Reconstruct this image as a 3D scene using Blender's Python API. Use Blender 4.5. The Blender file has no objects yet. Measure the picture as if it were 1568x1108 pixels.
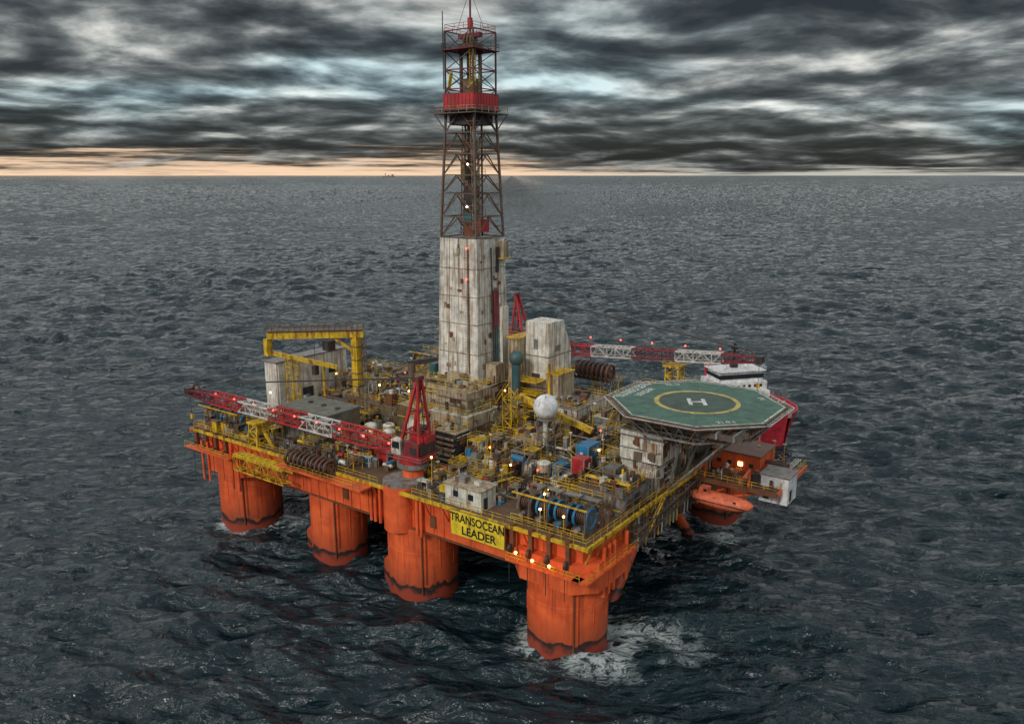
import bpy, math, random
import numpy as np
from mathutils import Vector, Matrix
sc=bpy.context.scene
random.seed(7); rs=np.random.RandomState(5)
H=72.0; f=1230.0; th=math.atan(286/f)
C=(-5.5,163.8); ang=math.atan2(-.585,.811); ca,sa=math.cos(ang),math.sin(ang)
R=Matrix.Translation((C[0],C[1],0))@Matrix.Rotation(ang,4,'Z')
# ---------------- node helpers ----------------
class NT:
    def __init__(s,nt): s.nt=nt;s.N=nt.nodes;s.L=nt.links
    def nd(s,t,**k):
        n=s.N.new(t)
        for a,b in k.items(): setattr(n,a,b)
        return n
    def M(s,op,a,b=None,c=None,clamp=False):
        n=s.nd('ShaderNodeMath',operation=op);n.use_clamp=clamp
        for i,x in enumerate((a,b,c)):
            if x is None: continue
            if isinstance(x,(int,float)): n.inputs[i].default_value=x
            else: s.L.new(x,n.inputs[i])
        return n.outputs[0]
    def noise(s,src,scale,det=3,rough=.5,dist=0,off=(0,0,0),sc=(1,1,1),rot=(0,0,0)):
        mp=s.nd('ShaderNodeMapping');mp.inputs['Location'].default_value=off;mp.inputs['Scale'].default_value=sc;mp.inputs['Rotation'].default_value=rot
        s.L.new(src,mp.inputs[0])
        n=s.nd('ShaderNodeTexNoise');n.inputs['Scale'].default_value=scale;n.inputs['Detail'].default_value=det
        n.inputs['Roughness'].default_value=rough;n.inputs['Distortion'].default_value=dist
        s.L.new(mp.outputs[0],n.inputs['Vector']);return n.outputs[0]
    def ramp(s,inp,st):
        r=s.nd('ShaderNodeValToRGB');e=r.color_ramp.elements
        while len(e)<len(st): e.new(.5)
        for i,(p,c) in enumerate(st):
            if isinstance(c,(int,float)): c=(c,c,c)
            e[i].position=p;e[i].color=(*c,1)
        s.L.new(inp,r.inputs[0]);return r.outputs[0]
    def mix(s,fac,a,b,bt='MIX'):
        n=s.nd('ShaderNodeMix',data_type='RGBA',blend_type=bt)
        if isinstance(fac,(int,float)): n.inputs[0].default_value=fac
        else: s.L.new(fac,n.inputs[0])
        for i,x in ((6,a),(7,b)):
            if isinstance(x,tuple): n.inputs[i].default_value=(*x,1)
            else: s.L.new(x,n.inputs[i])
        return n.outputs[2]
# ---------------- sky ----------------
w=bpy.data.worlds.new("World");sc.world=w;w.use_nodes=True
w.node_tree.nodes.clear();T=NT(w.node_tree)
tc=T.nd('ShaderNodeTexCoord');sp=T.nd('ShaderNodeSeparateXYZ');T.L.new(tc.outputs['Generated'],sp.inputs[0])
X,Y,Z=sp.outputs
zz=T.M('ADD',T.M('MAXIMUM',Z,0.0),0.13)
cb=T.nd('ShaderNodeCombineXYZ');T.L.new(T.M('DIVIDE',X,zz),cb.inputs[0]);T.L.new(T.M('DIVIDE',Y,zz),cb.inputs[1])
n1=T.noise(cb.outputs[0],1.2,8,.56,.25,(6.3,2.4,0),(1.05,1.05,1))
n1b=T.noise(cb.outputs[0],1.2,3,.56,.25,(6.3,2.62,0),(1.05,1.05,1))
n2=T.noise(cb.outputs[0],.5,2,.5,.1,(12.3,5,2),(.8,1,1))
rel=T.M('MULTIPLY',T.M('SUBTRACT',n1,n1b),.9)
s_=T.M('ADD',T.M('ADD',T.M('MULTIPLY',n1,.58),T.M('MULTIPLY',n2,.54)),rel)
cl=T.ramp(s_,[(.38,(.020,.024,.026)),(.48,(.048,.055,.058)),(.56,(.112,.124,.126)),(.62,(.22,.235,.23)),(.69,(.43,.44,.42)),(.80,(.82,.81,.76))])
bl=T.ramp(n2,[(.50,0),(.62,.75)])
cl=T.mix(bl,cl,(.60,.87,1.0),'MULTIPLY')
dk=T.ramp(Z,[(.0,.50),(.028,.55),(.05,.9),(.085,1.25),(.13,1.15),(.2,1.0)])
cl=T.mix(1,cl,dk,'MULTIPLY')
hbn=T.noise(tc.outputs['Generated'],6,5,.65,0,(0,0,0),(1,1,26))
zk=T.M('MULTIPLY',Z,T.ramp(X,[(0,.40),(.10,1)]))
hz=T.M('ADD',zk,T.M('MULTIPLY',T.M('SUBTRACT',hbn,.50),-.042))
hb=T.ramp(hz,[(0,1),(.003,.85),(.0085,0)])
cl=T.mix(hb,cl,T.mix(T.ramp(X,[(-.0,1),(.25,0)]),(.56,.54,.48),(1.0,.70,.47)))
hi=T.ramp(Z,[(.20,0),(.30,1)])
hic=T.ramp(Z,[(.28,(1.05,1.07,1.05)),(.48,(.95,.99,1.0)),(.70,(.50,.54,.57)),(1,(.34,.38,.41))])  # unseen upper sky: bright band added, zenith dimmed, to give the waves contrast
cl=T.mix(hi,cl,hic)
sky=T.nd('ShaderNodeTexSky',sky_type='NISHITA',sun_disc=False);sky.sun_elevation=math.radians(32);sky.sun_rotation=math.radians(215)
b1=T.nd('ShaderNodeBackground');b1.inputs[1].default_value=.06;T.L.new(sky.outputs[0],b1.inputs[0])
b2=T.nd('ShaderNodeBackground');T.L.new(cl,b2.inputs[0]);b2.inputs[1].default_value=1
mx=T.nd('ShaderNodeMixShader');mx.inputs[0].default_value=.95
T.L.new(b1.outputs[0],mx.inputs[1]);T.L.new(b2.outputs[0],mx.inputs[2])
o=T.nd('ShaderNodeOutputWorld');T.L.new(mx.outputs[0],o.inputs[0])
# ---------------- materials ----------------
MAT={}
def mat(name,col,rust=.25,rough=.55,rustcol=(.16,.06,.025),metal=0,streak=(1.3,1.3,.22),wid=.14):
    m=bpy.data.materials.new(name);m.use_nodes=True;t=NT(m.node_tree);P=t.N['Principled BSDF']
    tc=t.nd('ShaderNodeTexCoord').outputs['Object']
    n=t.noise(tc,.55,4,.65)
    st=t.noise(tc,1.0,3,.6,0,(3,4,5),streak)
    c=t.mix(t.ramp(n,[(.35,0),(.65,1)]),tuple(x*.62 for x in col),tuple(min(1,x*1.12) for x in col))
    if rust>0:
        k=.70-rust*.35
        c=t.mix(t.ramp(st,[(k-.1,0),(k-.1+wid,.85)]),c,rustcol)
    t.L.new(c,P.inputs['Base Color']);P.inputs['Roughness'].default_value=rough;P.inputs['Metallic'].default_value=metal
    MAT[name]=m;return m
for nm,c,r in [('beige',(.43,.36,.24),.33),('white',(.66,.65,.56),.3),('grey',(.22,.225,.21),.3),('dark',(.035,.035,.034),.1),
    ('olive',(.17,.15,.08),.4),('yellow',(.70,.45,.02),.3),('red',(.48,.025,.03),.15),('maroon',(.2,.02,.035),.2),
    ('blue',(.02,.20,.40),.1),('teal',(.03,.12,.13),.2),('rust',(.17,.065,.032),.4),('steel',(.13,.105,.085),.35),('greengrey',(.14,.155,.125),.25),
    ('deck',(.13,.105,.07),.5),('boomwhite',(.6,.58,.55),.15),('shipwhite',(.75,.76,.76),.05),('shipred',(.5,.03,.05),.05),
    ('lifeorange',(.85,.19,.09),.05),('black',(.012,.012,.012),0),('blackpaint',(.02,.02,.02),0),('whitepaint',(.62,.64,.6),.15),('yellowpaint',(.5,.38,.08),.15),
    ('brown',(.085,.045,.032),.3),('glass',(.02,.03,.035),0),('signyellow',(.80,.60,.03),.05)]:
    mat(nm,c,r)
mat('clad',(.74,.72,.64),.32,.6,(.26,.13,.06),0,(1.9,1.9,.11),.18)
MAT['glass'].node_tree.nodes['Principled BSDF'].inputs['Roughness'].default_value=.1
def hullmat():
    m=bpy.data.materials.new('orange');m.use_nodes=True;t=NT(m.node_tree);P=t.N['Principled BSDF']
    tc=t.nd('ShaderNodeTexCoord').outputs['Object'];sp=t.nd('ShaderNodeSeparateXYZ');t.L.new(tc,sp.inputs[0]);z=sp.outputs[2]
    n=t.noise(tc,.35,4,.6);st=t.noise(tc,.9,4,.65,0,(3,4,5),(1.3,1.3,.10))
    c=t.mix(t.ramp(n,[(.35,0),(.65,1)]),(.62,.09,.025),(.86,.15,.04))
    c=t.mix(t.ramp(st,[(.52,0),(.70,.65)]),c,(.24,.045,.025))
    c=t.mix(t.ramp(st,[(.27,.4),(.38,0)]),c,(.75,.36,.22))
    gr=t.M('MULTIPLY',t.ramp(t.M('DIVIDE',z,20.0),[(.12,.8),(.36,.0)]),t.ramp(n,[(.35,.25),(.6,1)]))
    c=t.mix(gr,c,(.20,.045,.025))
    w1=t.M('ADD',z,t.M('MULTIPLY',t.M('SUBTRACT',t.noise(tc,.3,3,.6),.5),4.5))
    fz=t.M('DIVIDE',w1,20.0)
    dirty=t.ramp(fz,[(0,1),(.10,1),(.11,1),(.125,0)])
    low=t.mix(t.ramp(fz,[(.04,0),(.085,1)]),(.30,.05,.025),(.03,.022,.02))
    c=t.mix(dirty,c,low)
    t.L.new(c,P.inputs['Base Color']);P.inputs['Roughness'].default_value=.5
    MAT['orange']=m
hullmat()
mat('heligreen',(.062,.145,.105),.12,.7,(.035,.07,.055));mat('helidark',(.05,.085,.062),.0,.7)
def emis(name,col,s):
    m=bpy.data.materials.new(name);m.use_nodes=True;P=m.node_tree.nodes['Principled BSDF']
    P.inputs['Base Color'].default_value=(*col,1);P.inputs['Emission Color'].default_value=(*col,1);P.inputs['Emission Strength'].default_value=s;MAT[name]=m
emis('lampwarm',(1,.42,.09),22);emis('lampred',(1,.08,.05),5);emis('lampwhite',(1,.95,.85),12)
# ---------------- builder ----------------
def root(name,world=None):
    e=bpy.data.objects.new(name,None);sc.collection.objects.link(e);e.matrix_world=world if world is not None else R;e.empty_display_size=2;return e
class B:
    def __init__(s,name,parent=None,world=None): s.name=name;s.p=parent;s.w=world;s.v=[];s.f=[];s.m=[];s.mn=[];s.sm=[]
    def mi(s,m):
        if m not in s.mn: s.mn.append(m)
        return s.mn.index(m)
    def add(s,vs,fs,m,smooth=False):
        o=len(s.v);s.v+= [tuple(a) for a in vs];k=s.mi(m)
        for q in fs: s.f.append([i+o for i in q]);s.m.append(k);s.sm.append(smooth)
    def box(s,x0,x1,y0,y1,z0,z1,m,rz=0,taper=None):
        cx,cy=(x0+x1)/2,(y0+y1)/2;vs=[]
        for z in (z0,z1):
            for x,y in((x0,y0),(x1,y0),(x1,y1),(x0,y1)):
                if taper and z==z1: x=cx+(x-cx)*taper;y=cy+(y-cy)*taper
                if rz:
                    dx,dy=x-cx,y-cy;x=cx+dx*math.cos(rz)-dy*math.sin(rz);y=cy+dx*math.sin(rz)+dy*math.cos(rz)
                vs.append((x,y,z))
        s.add(vs,[(3,2,1,0),(4,5,6,7),(0,1,5,4),(1,2,6,5),(2,3,7,6),(3,0,4,7)],m)
    def frame(s,p,q):
        p=Vector(p);q=Vector(q);d=(q-p);L=d.length;d=d/L
        u=Vector((0,0,1)) if abs(d.z)<.95 else Vector((1,0,0))
        a=d.cross(u).normalized();b=a.cross(d);return p,q,d,a,b,L
    def beam(s,p,q,w,m,h=None):
        h=h or w;p,q,d,a,b,L=s.frame(p,q);vs=[]
        for c in(p,q):
            for i,j in((-1,-1),(1,-1),(1,1),(-1,1)): vs.append(c+a*i*w/2+b*j*h/2)
        s.add(vs,[(3,2,1,0),(4,5,6,7),(0,1,5,4),(1,2,6,5),(2,3,7,6),(3,0,4,7)],m)
    def cyl(s,p,q,r,m,n=12,r2=None,smooth=True):
        r2=r if r2 is None else r2;p,q,d,a,b,L=s.frame(p,q);vs=[]
        for c,rr in((p,r),(q,r2)):
            for i in range(n):
                t=2*math.pi*i/n;vs.append(c+a*math.cos(t)*rr+b*math.sin(t)*rr)
        s.add(vs,[(i,(i+1)%n,n+(i+1)%n,n+i) for i in range(n)],m,smooth)
        s.add(vs[:n],[tuple(range(n-1,-1,-1))],m);s.add(vs[n:],[tuple(range(n))],m)
    def tube(s,pts,r,m,n=8):
        for a,b in zip(pts[:-1],pts[1:]): s.cyl(a,b,r,m,n)
    def sphere(s,c,r,m,nu=16,nv=10,sz=1,zmin=-1):
        vs=[];fs=[]
        for j in range(nv+1):
            ph=-math.pi/2+math.pi*j/nv
            for i in range(nu):
                t=2*math.pi*i/nu;vs.append((c[0]+r*math.cos(ph)*math.cos(t),c[1]+r*math.cos(ph)*math.sin(t),c[2]+r*sz*max(zmin,math.sin(ph))))
        for j in range(nv):
            for i in range(nu): fs.append((j*nu+i,j*nu+(i+1)%nu,(j+1)*nu+(i+1)%nu,(j+1)*nu+i))
        s.add(vs,fs,m,True)
    def torus(s,c,ax,r,t,m,n=16,k=6):
        ax=Vector(ax).normalized();u=Vector((0,0,1)) if abs(ax.z)<.9 else Vector((1,0,0));a=ax.cross(u).normalized();b=a.cross(ax);c=Vector(c);vs=[];fs=[]
        for i in range(n):
            A=2*math.pi*i/n;d=a*math.cos(A)+b*math.sin(A)
            for j in range(k):
                q=2*math.pi*j/k;vs.append(c+d*(r+t*math.cos(q))+ax*t*math.sin(q))
        for i in range(n):
            for j in range(k): fs.append((i*k+j,((i+1)%n)*k+j,((i+1)%n)*k+(j+1)%k,i*k+(j+1)%k))
        s.add(vs,fs,m,True)
    def truss(s,p,q,w,h,n,mats,t=.22,w2=None,h2=None,tb=.13):
        w2=w2 or w;h2=h2 or h;p,q,d,a,b,L=s.frame(p,q)
        def cor(k,i,j):
            x=k/n;return p+(q-p)*x+a*i*(w+(w2-w)*x)/2+b*j*(h+(h2-h)*x)/2
        cs=[(-1,-1),(1,-1),(1,1),(-1,1)]
        for k in range(n):
            m=mats[k*len(mats)//n] if len(mats)>1 else mats[0]
            for i,j in cs: s.beam(cor(k,i,j),cor(k+1,i,j),t,m)
            for e in range(4):
                c1=cs[e];c2=cs[(e+1)%4]
                s.beam(cor(k,*c1),cor(k,*c2),tb,m)
                if k%2: s.beam(cor(k,*c1),cor(k+1,*c2),tb,m)
                else: s.beam(cor(k,*c2),cor(k+1,*c1),tb,m)
    def rail(s,pts,m='yellow',h=1.15,t=.07,step=2.0,closed=False):
        pts=[Vector(p) for p in pts]
        if closed: pts.append(pts[0])
        for a,b in zip(pts[:-1],pts[1:]):
            for hh in(h,h*.55): s.beam(a+Vector((0,0,hh)),b+Vector((0,0,hh)),t,m)
            k=max(1,int((b-a).length/step))
            for i in range(k+1):
                c=a+(b-a)*i/k;s.beam(c,c+Vector((0,0,h)),t,m)
    def stair(s,p,q,w,m='yellow'):
        p,q,d,a,b,L=s.frame(p,q)
        for i in(-1,1):
            s.beam(p+a*i*w/2,q+a*i*w/2,.25,m,.12);s.beam(p+a*i*w/2+Vector((0,0,1)),q+a*i*w/2+Vector((0,0,1)),.07,m)
        n=max(2,int(abs(q.z-p.z)/.4))
        for k in range(n):
            c=p+(q-p)*(k+.5)/n;s.beam(c-a*w/2,c+a*w/2,.2,'steel',.05)
    def done(s):
        me=bpy.data.meshes.new(s.name);me.from_pydata(s.v,[],s.f)
        for m in s.mn: me.materials.append(MAT[m])
        me.polygons.foreach_set('material_index',s.m);me.polygons.foreach_set('use_smooth',s.sm);me.update()
        ob=bpy.data.objects.new(s.name,me);sc.collection.objects.link(ob)
        if s.p: ob.parent=s.p
        else: ob.matrix_world=s.w if s.w is not None else R
        return ob
def text(body,size,M,m,parent,name,ext=.0):
    cu=bpy.data.curves.new('t','FONT');cu.body=body;cu.size=size;cu.extrude=ext;cu.align_x='CENTER';cu.align_y='CENTER';cu.offset=.025*size
    to=bpy.data.objects.new('t',cu);sc.collection.objects.link(to);dg=bpy.context.evaluated_depsgraph_get()
    me=bpy.data.meshes.new_from_object(to.evaluated_get(dg));bpy.data.objects.remove(to);me.materials.clear();me.materials.append(MAT[m])
    ob=bpy.data.objects.new(name,me);sc.collection.objects.link(ob);ob.parent=parent;ob.matrix_local=M;return ob
U=random.uniform
# ---------------- rig hull ----------------
RIG=root('semi_submersible_drilling_rig')
cols=[(40,6.4),(9.5,6.2),(-12.5,5.4),(-40,6.4)]
b=B('columns',RIG)
for yy in(-31,31):
    for x,r in cols:
        b.cyl((x,yy,-6),(x,yy,13),r,'orange',56)
        for k in range(0,360,30):
            a=math.radians(k+10);b.cyl((x+math.cos(a)*(r+.02),yy+math.sin(a)*(r+.02),5.5),(x+math.cos(a)*(r+.02),yy+math.sin(a)*(r+.02),13),.07,'orange',6)
        b.torus((x,yy,8.6),(0,0,1),r,.07,'orange',40,5)
        a=math.radians(-50);px,py=x+math.cos(a)*(r+.15),yy+math.sin(a)*(r+.15);b.cyl((px,py,1),(px,py,13),.16,'rust',6);b.cyl((px+.5,py+.3,3),(px+.5,py+.3,13),.1,'orange',6)
    for x,r in cols[1:3]:
        vs=[(x-r-1.2,yy-2.6,-3),(x-2,yy-r*.86,-3),(x-2,yy+2.6,-3),(x-r-1.2,yy+2.6,-3)]
        vs+=[(x-r-1.2,yy-2.6,3.6),(x-2,yy-r*.86,3.6),(x-2,yy+2.6,3.6),(x-r-1.2,yy+2.6,3.6)]
        vs+=[(x-r*.8,yy-2.4,6),(x-2.6,yy-r*.84,6),(x-2.6,yy+2.4,6),(x-r*.8,yy+2.4,6)]
        fs=[(0,1,5,4),(1,2,6,5),(2,3,7,6),(3,0,4,7),(4,5,9,8),(5,6,10,9),(6,7,11,10),(7,4,8,11),(8,9,10,11)]
        b.add(vs,fs,'orange')
b.done()
b=B('pontoons',RIG)
for yy in(-31,31): b.box(-56,56,yy-7,yy+7,-18,-9,'orange')
b.done()
b=B('braces',RIG)
for x in(40,-40,9.5,-12.5):
    for s in(-1,1): b.cyl((x,s*25,-9),(x,s*3,13.2),1.1 if abs(x)==40 else .8,'orange',16)
b.cyl((42,-27,-8),(42,27,-8),1,'orange',12)
b.done()
b=B('hull',RIG)
b.box(-47,45.5,-36,36,13,19.6,'orange')
def octa(bd,cx,cy,hx,hy,ch,z0,z1,m):
    pts=[(hx,-hy+ch),(hx,hy-ch),(hx-ch,hy),(-hx+ch,hy),(-hx,hy-ch),(-hx,-hy+ch),(-hx+ch,-hy),(hx-ch,-hy)]
    vs=[(cx+x,cy+y,z0) for x,y in pts]+[(cx+x,cy+y,z1) for x,y in pts]
    bd.add(vs,[(i,(i+1)%8,8+(i+1)%8,8+i) for i in range(8)]+[tuple(range(7,-1,-1)),tuple(range(8,16))],m)
for sx in(-1,1):
    for sy in(-1,1): octa(b,40*sx,30.5*sy,7.6,7.2,3,11.9,16.6,'orange')
for x in np.arange(-45,45,2.2):
    if not(20.5<x<34): b.box(x,x+.12,-36.15,-36,13.3,19.3,'orange')
for x in(-30,-22,-5,16,35): b.box(x,x+1.2,-36.25,-36.0,14.5,16.6,'rust')
b.box(-47.3,45.8,-36.35,-36.05,18.4,18.7,'orange');b.box(-47.3,45.8,-36.3,-36.05,13.0,13.3,'rust')
for x in(2.6,3.6,4.8,13.5,14.4): b.cyl((x,-36.7,12.5),(x,-36.7,19.8),.3,'orange',10)
b.cyl((8.8,-35.6,12.5),(8.8,-35.6,20.4),3.0,'orange',28);b.cyl((8.5,-34.5,20.4),(8.5,-34.5,20.9),3.6,'grey',28)
for y in(-33,-31.5,-30,-26): b.cyl((47.4,y,10.5),(47.4,y,18.5),.35,'orange',10)
for x in(-46,-44,-36,-34): b.cyl((x,-37.9,9.5),(x,-37.9,18),.25,'orange',8)
for x in range(-44,46,6): b.box(x,x+.6,-35,35,12.2,13.0,'rust')
for y in range(-22,34,6):
    b.box(45.5,46.6,y,y+5.2,13.2,18.9,random.choice(['brown','steel','grey','beige']))
    for k in range(3): b.cyl((46.9,y+1+k*1.4,13),(46.9,y+1+k*1.4,18.8),.14,random.choice(['white','steel','yellow']),6)
b.done()
b=B('main_deck',RIG)
b.box(-49.5,47,-37.5,37.5,19.6,20,'deck')
b.box(-49.6,47.1,-37.9,-37.5,19.55,20.12,'yellow');b.box(47,47.4,-37.9,1,19.5,20.12,'yellow')
b.box(-50,-49.5,-37.9,37.5,19.3,20.1,'orange')
b.rail([(-49.3,-37.3,20),(5,-37.3,20)]);b.rail([(13,-37.3,20),(46.8,-37.3,20),(46.8,0,20)])
b.rail([(-49.3,37.3,20),(-49.3,-37.3,20)]);b.rail([(-49,37.3,20),(46,37.3,20)])
b.box(-49,-34,-40,-37.9,16.6,16.85,'orange');b.rail([(-49,-39.9,16.8),(-34,-39.9,16.8)],'yellow')
b.box(34,47,-39.5,-37.9,15.2,15.45,'orange');b.rail([(34,-39.4,15.4),(47,-39.4,15.4)],'yellow');b.box(45.7,48.4,-39.5,-24,15.2,15.45,'orange');b.rail([(48.3,-39.4,15.4),(48.3,-24,15.4)],'yellow')
b.truss((-32,-39.2,16.8),(-17,-39.2,16.8),2,2.8,7,['yellow'],.2,tb=.12)
b.box(-32,-14,-40.2,-37.9,18.4,18.65,'yellow')
b.box(-18,4,-40.6,-37.9,19.2,19.5,'orange');b.rail([(-18,-40.5,19.5),(4,-40.5,19.5)],'yellow')
for x in np.arange(-48,46,4.0): b.beam((x,-37.7,19.4),(x,-36.1,16.5),.2,'orange')
for y in np.arange(-36,0,3.5): b.beam((47.2,y,19.4),(45.7,y,16),.2,'yellow')
b.truss((47.6,-24,16.6),(47.6,0,18.2),1.2,1.8,10,['steel'],.2,tb=.12)
b.box(46,62,0,17,18.8,19.4,'brown');b.box(46,62.3,-.3,0,18.7,19.5,'rust');b.box(62,62.3,0,17,18.7,19.5,'orange')
b.rail([(47,0,19.4),(62,0,19.4),(62,17,19.4)],'yellow')
for x in(48,54,60): b.beam((46,2,13.5),(x,2,18.7),.4,'orange');b.beam((46,12,13.5),(x,12,18.7),.4,'orange')
b.done()
# ---------------- superstructure blocks ----------------
def module(b,x0,x1,y0,y1,z0,z1,m,m2='grey',rail=True,rib=True):
    b.box(x0,x1,y0,y1,z0,z1,m)
    if rib:
        k=U(1.1,1.8)
        for x in np.arange(x0+.3,x1-.2,k): b.box(x,x+.12,y0-.1,y0,z0+.1,z1-.15,m)
        for y in np.arange(y0+.3,y1-.2,k): b.box(x1,x1+.1,y,y+.12,z0+.1,z1-.15,m)
    b.box(x0-.12,x1+.14,y0-.14,y1+.12,z1,z1+.14,m2)
    dc=['dark','steel','grey','rust','dark','olive','beige','brown']
    for i in range(int((x1-x0)*(z1-z0)/5)+1):
        x=U(x0+.3,x1-1.3);w0=U(.4,1.6);h=U(.5,2.0);zb=U(z0+.1,max(z0+.2,z1-h-.2));b.box(x,min(x1,x+w0),y0-U(.16,.5),y0-.101,zb,zb+h,random.choice(dc))
    for i in range(int((y1-y0)*(z1-z0)/5)+1):
        y=U(y0+.3,y1-1.3);w0=U(.4,1.6);h=U(.5,2.0);zb=U(z0+.1,max(z0+.2,z1-h-.2));b.box(x1+.101,x1+U(.16,.5),y,min(y1,y+w0),zb,zb+h,random.choice(dc))
    for i in range(2):
        zb=U(z0+.5,z1-.2);b.cyl((x0,y0-.3,zb),(x1,y0-.3,zb),U(.06,.14),random.choice(['yellow','steel','white','grey']),6);zb=U(z0+.5,z1-.2);b.cyl((x1+.3,y0,zb),(x1+.3,y1,zb),U(.06,.14),random.choice(['yellow','steel','white','grey']),6)
    if rail and (x1-x0)>2.5: b.rail([(x0,y0,z1+.14),(x1,y0,z1+.14),(x1,y1,z1+.14),(x0,y1,z1+.14)],'yellow',closed=True)
    if rail:
        for i in range(int((x1-x0)*(y1-y0)/4)):
            x,y=U(x0+.4,x1-1.5),U(y0+.4,y1-1.5);b.box(x,x+U(.3,1.4),y,y+U(.3,1.4),z1+.14,z1+.14+U(.3,1.4),random.choice(['grey','beige','white','steel','olive','dark','rust','yellow']))
b=B('deck_modules',RIG)
module(b,-12,13,-14,14,20,26,'olive','beige')
module(b,-11,6,-10,8,26.14,30.6,'beige','steel')
module(b,3,12,-21,-12,24,29,'beige','white')
module(b,4,11,-20,-13,29.15,33,'beige','beige')
module(b,7.5,12.5,-25,-21.3,20,27,'dark','beige')
module(b,1,6,-26,-21,20,23.5,'grey','yellow')
for i in range(6): b.box(7.3,12.6,-25.9,-25.7,21+i,21.4+i,'beige')
module(b,14,22,-26,-17,20,22.6,'beige','olive')
module(b,14,24,-15,-4,20,24.6,'grey','beige')
module(b,14,24,-2.6,9,20,28,'white','grey')
module(b,25,33,-12,0,20,23.8,'beige','olive')
module(b,25,34,2,14,20,26,'grey','white')
module(b,36,45,-4,18,20,27.5,'greengrey','beige')
module(b,36.5,44,0,16,27.65,31.5,'white','grey')
module(b,37,46,-14,-6,20,25.6,'white','grey')
module(b,38,46.2,-25,-16,20,23.4,'grey','steel')
module(b,20,34,20,34,20,25,'beige','grey')
module(b,-30,-14,-12,4,20,24.5,'olive','steel')
module(b,-29,-20,8,24,20,26,'grey','olive')
module(b,-44,-33,-2,12,20,25,'beige','grey')
module(b,-18,-3,16,30,20,27,'olive','grey')
module(b,-36,-31,-26,-20,20,23,'grey','white')
module(b,-12,-5,-31,-25,20,23,'beige','grey')
module(b,-4,1,-20,-15,20,26,'white','beige')
b.done()
b=B('workshop_building',RIG)
b.box(-48.5,-44.5,-19,2,20,31,'clad');b.box(-48.7,-44.3,-19.2,2.2,31,31.3,'grey')
for y in np.arange(-18.5,1.5,1.6): b.box(-44.5,-44.35,y,y+.15,20.2,30.8,'clad')
b.box(-44.3,-44.2,-12,-9,20,24,'dark');b.box(-44.3,-44.2,-4,-2,26,28,'glass')
b.done()
b=B('drill_tower_annex',RIG)
x0,x1,y0,y1=9.5,15,1,9.5
vs=[(x0,y0,24),(x1,y0,24),(x1,y1,24),(x0,y1,24),(x0,y0,43.5),(x1,y0,43.5),(x1,y1,37),(x0,y1,37),(x1,y1-3,43.5),(x0,y1-3,43.5)]
b.add(vs,[(0,1,5,4),(1,2,6,8,5),(2,3,7,6),(3,0,4,9,7),(4,5,8,9),(9,8,6,7)],'clad')
for z in(30,36.5): b.box(x0-.06,x1+.06,y0-.06,y1+.02,z,z+.2,'grey')
for y in(3,5,7): b.box(x1,x1+.08,y,y+.12,24,42,'beige')
b.box(x1,x1+.1,3.3,5.3,37.5,38.6,'grey');b.box(11,13,y0-.1,y0,31,33,'dark');b.box(11.5,12.5,y0-.1,y0,38,40,'grey')
b.box(6.5,9.4,-1,6,24,40,'beige');b.box(6.3,9.45,-1.2,6.1,40,40.3,'yellow');b.rail([(6.4,-1.1,40.3),(9.4,-1.1,40.3)])
b.box(15.1,18,0,6,24,33.5,'beige');b.box(15.1,18.2,-.2,6.1,33.5,33.7,'yellow');b.rail([(15.1,-.1,33.7),(18.1,-.1,33.7),(18.1,6,33.7)])
b.sphere((10,-3,36.6),1.5,'teal',14,8);b.cyl((10,-3,26),(10,-3,36),.9,'teal',12);b.cyl((16.5,-1,26),(16.5,-1,36),.3,'yellow',8)
for z in(27,29.5,32): b.box(9.5,14.8,-3,1,z,z+.15,'yellow');b.rail([(9.5,-3,z+.1),(14.8,-3,z+.1)])
b.done()
b=B('storage_tank',RIG)
b.box(-28.5,-15,-30.5,-22,20,26.6,'greengrey');b.box(-28.7,-14.8,-30.7,-21.8,26.6,27.0,'greengrey')
for x in np.arange(-28,-15,1.5): b.box(x,x+.15,-30.65,-30.5,20.2,26.4,'greengrey')
for x in(-25,-21,-17): b.cyl((x,-26,27),(x,-26,27.3),.5,'dark',12)
b.done()
b=B('bulk_tanks',RIG)
for x,y in((-9,-20),(-6,-23),(-12,-22),(28,-20)): 
    b.cyl((x,y,20),(x,y,23.6),1.25,random.choice(['white','beige']),18);b.sphere((x,y,23.6),1.25,'white',18,8,.4);b.torus((x,y,22),(0,0,1),1.27,.08,'steel',18,5)
b.done()
# ---------------- clutter ----------------
b=B('deck_equipment',RIG)
pal=['beige']*7+['grey']*6+['olive']*4+['yellow']*4+['white']*6+['steel']*5+['rust']*3+['dark']*4+['brown']*2+['teal','blue','blue','red','greengrey']
zones=[(-48,-32,-36,-28,20,2.6,70),(-34,-2,-36,-31,20,2,80),(-30,-12,-21,-12,20,3,70),(-44,-30,-20,-3,20,3,70),(12,22,-36,-27,20,1.8,55),(27.8,46,-30,-6,20,2.4,120),
 (12,36,-32,-15,20,2.2,130),(-12,14,-32,-20,20,2.6,90),(12,24,-15,8,24.7,2,40),(24,36,-14,14,23.8,2.5,80),(36,46,-4,16,27.6,1.5,12),(-12,12,-13,12,26.2,2.5,50),(-30,-12,-12,4,24.6,2.6,50),
 (-12,34,10,34,20,6,80),(-46,-12,4,34,20,5,80),(46.5,61,1,16,19.4,2.2,50),(5,13,-24,-12,27,2,14),(36,46,-26,-5,23.5,1.6,45),(13,24,-26,-14,22.7,2.5,50)]
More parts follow.
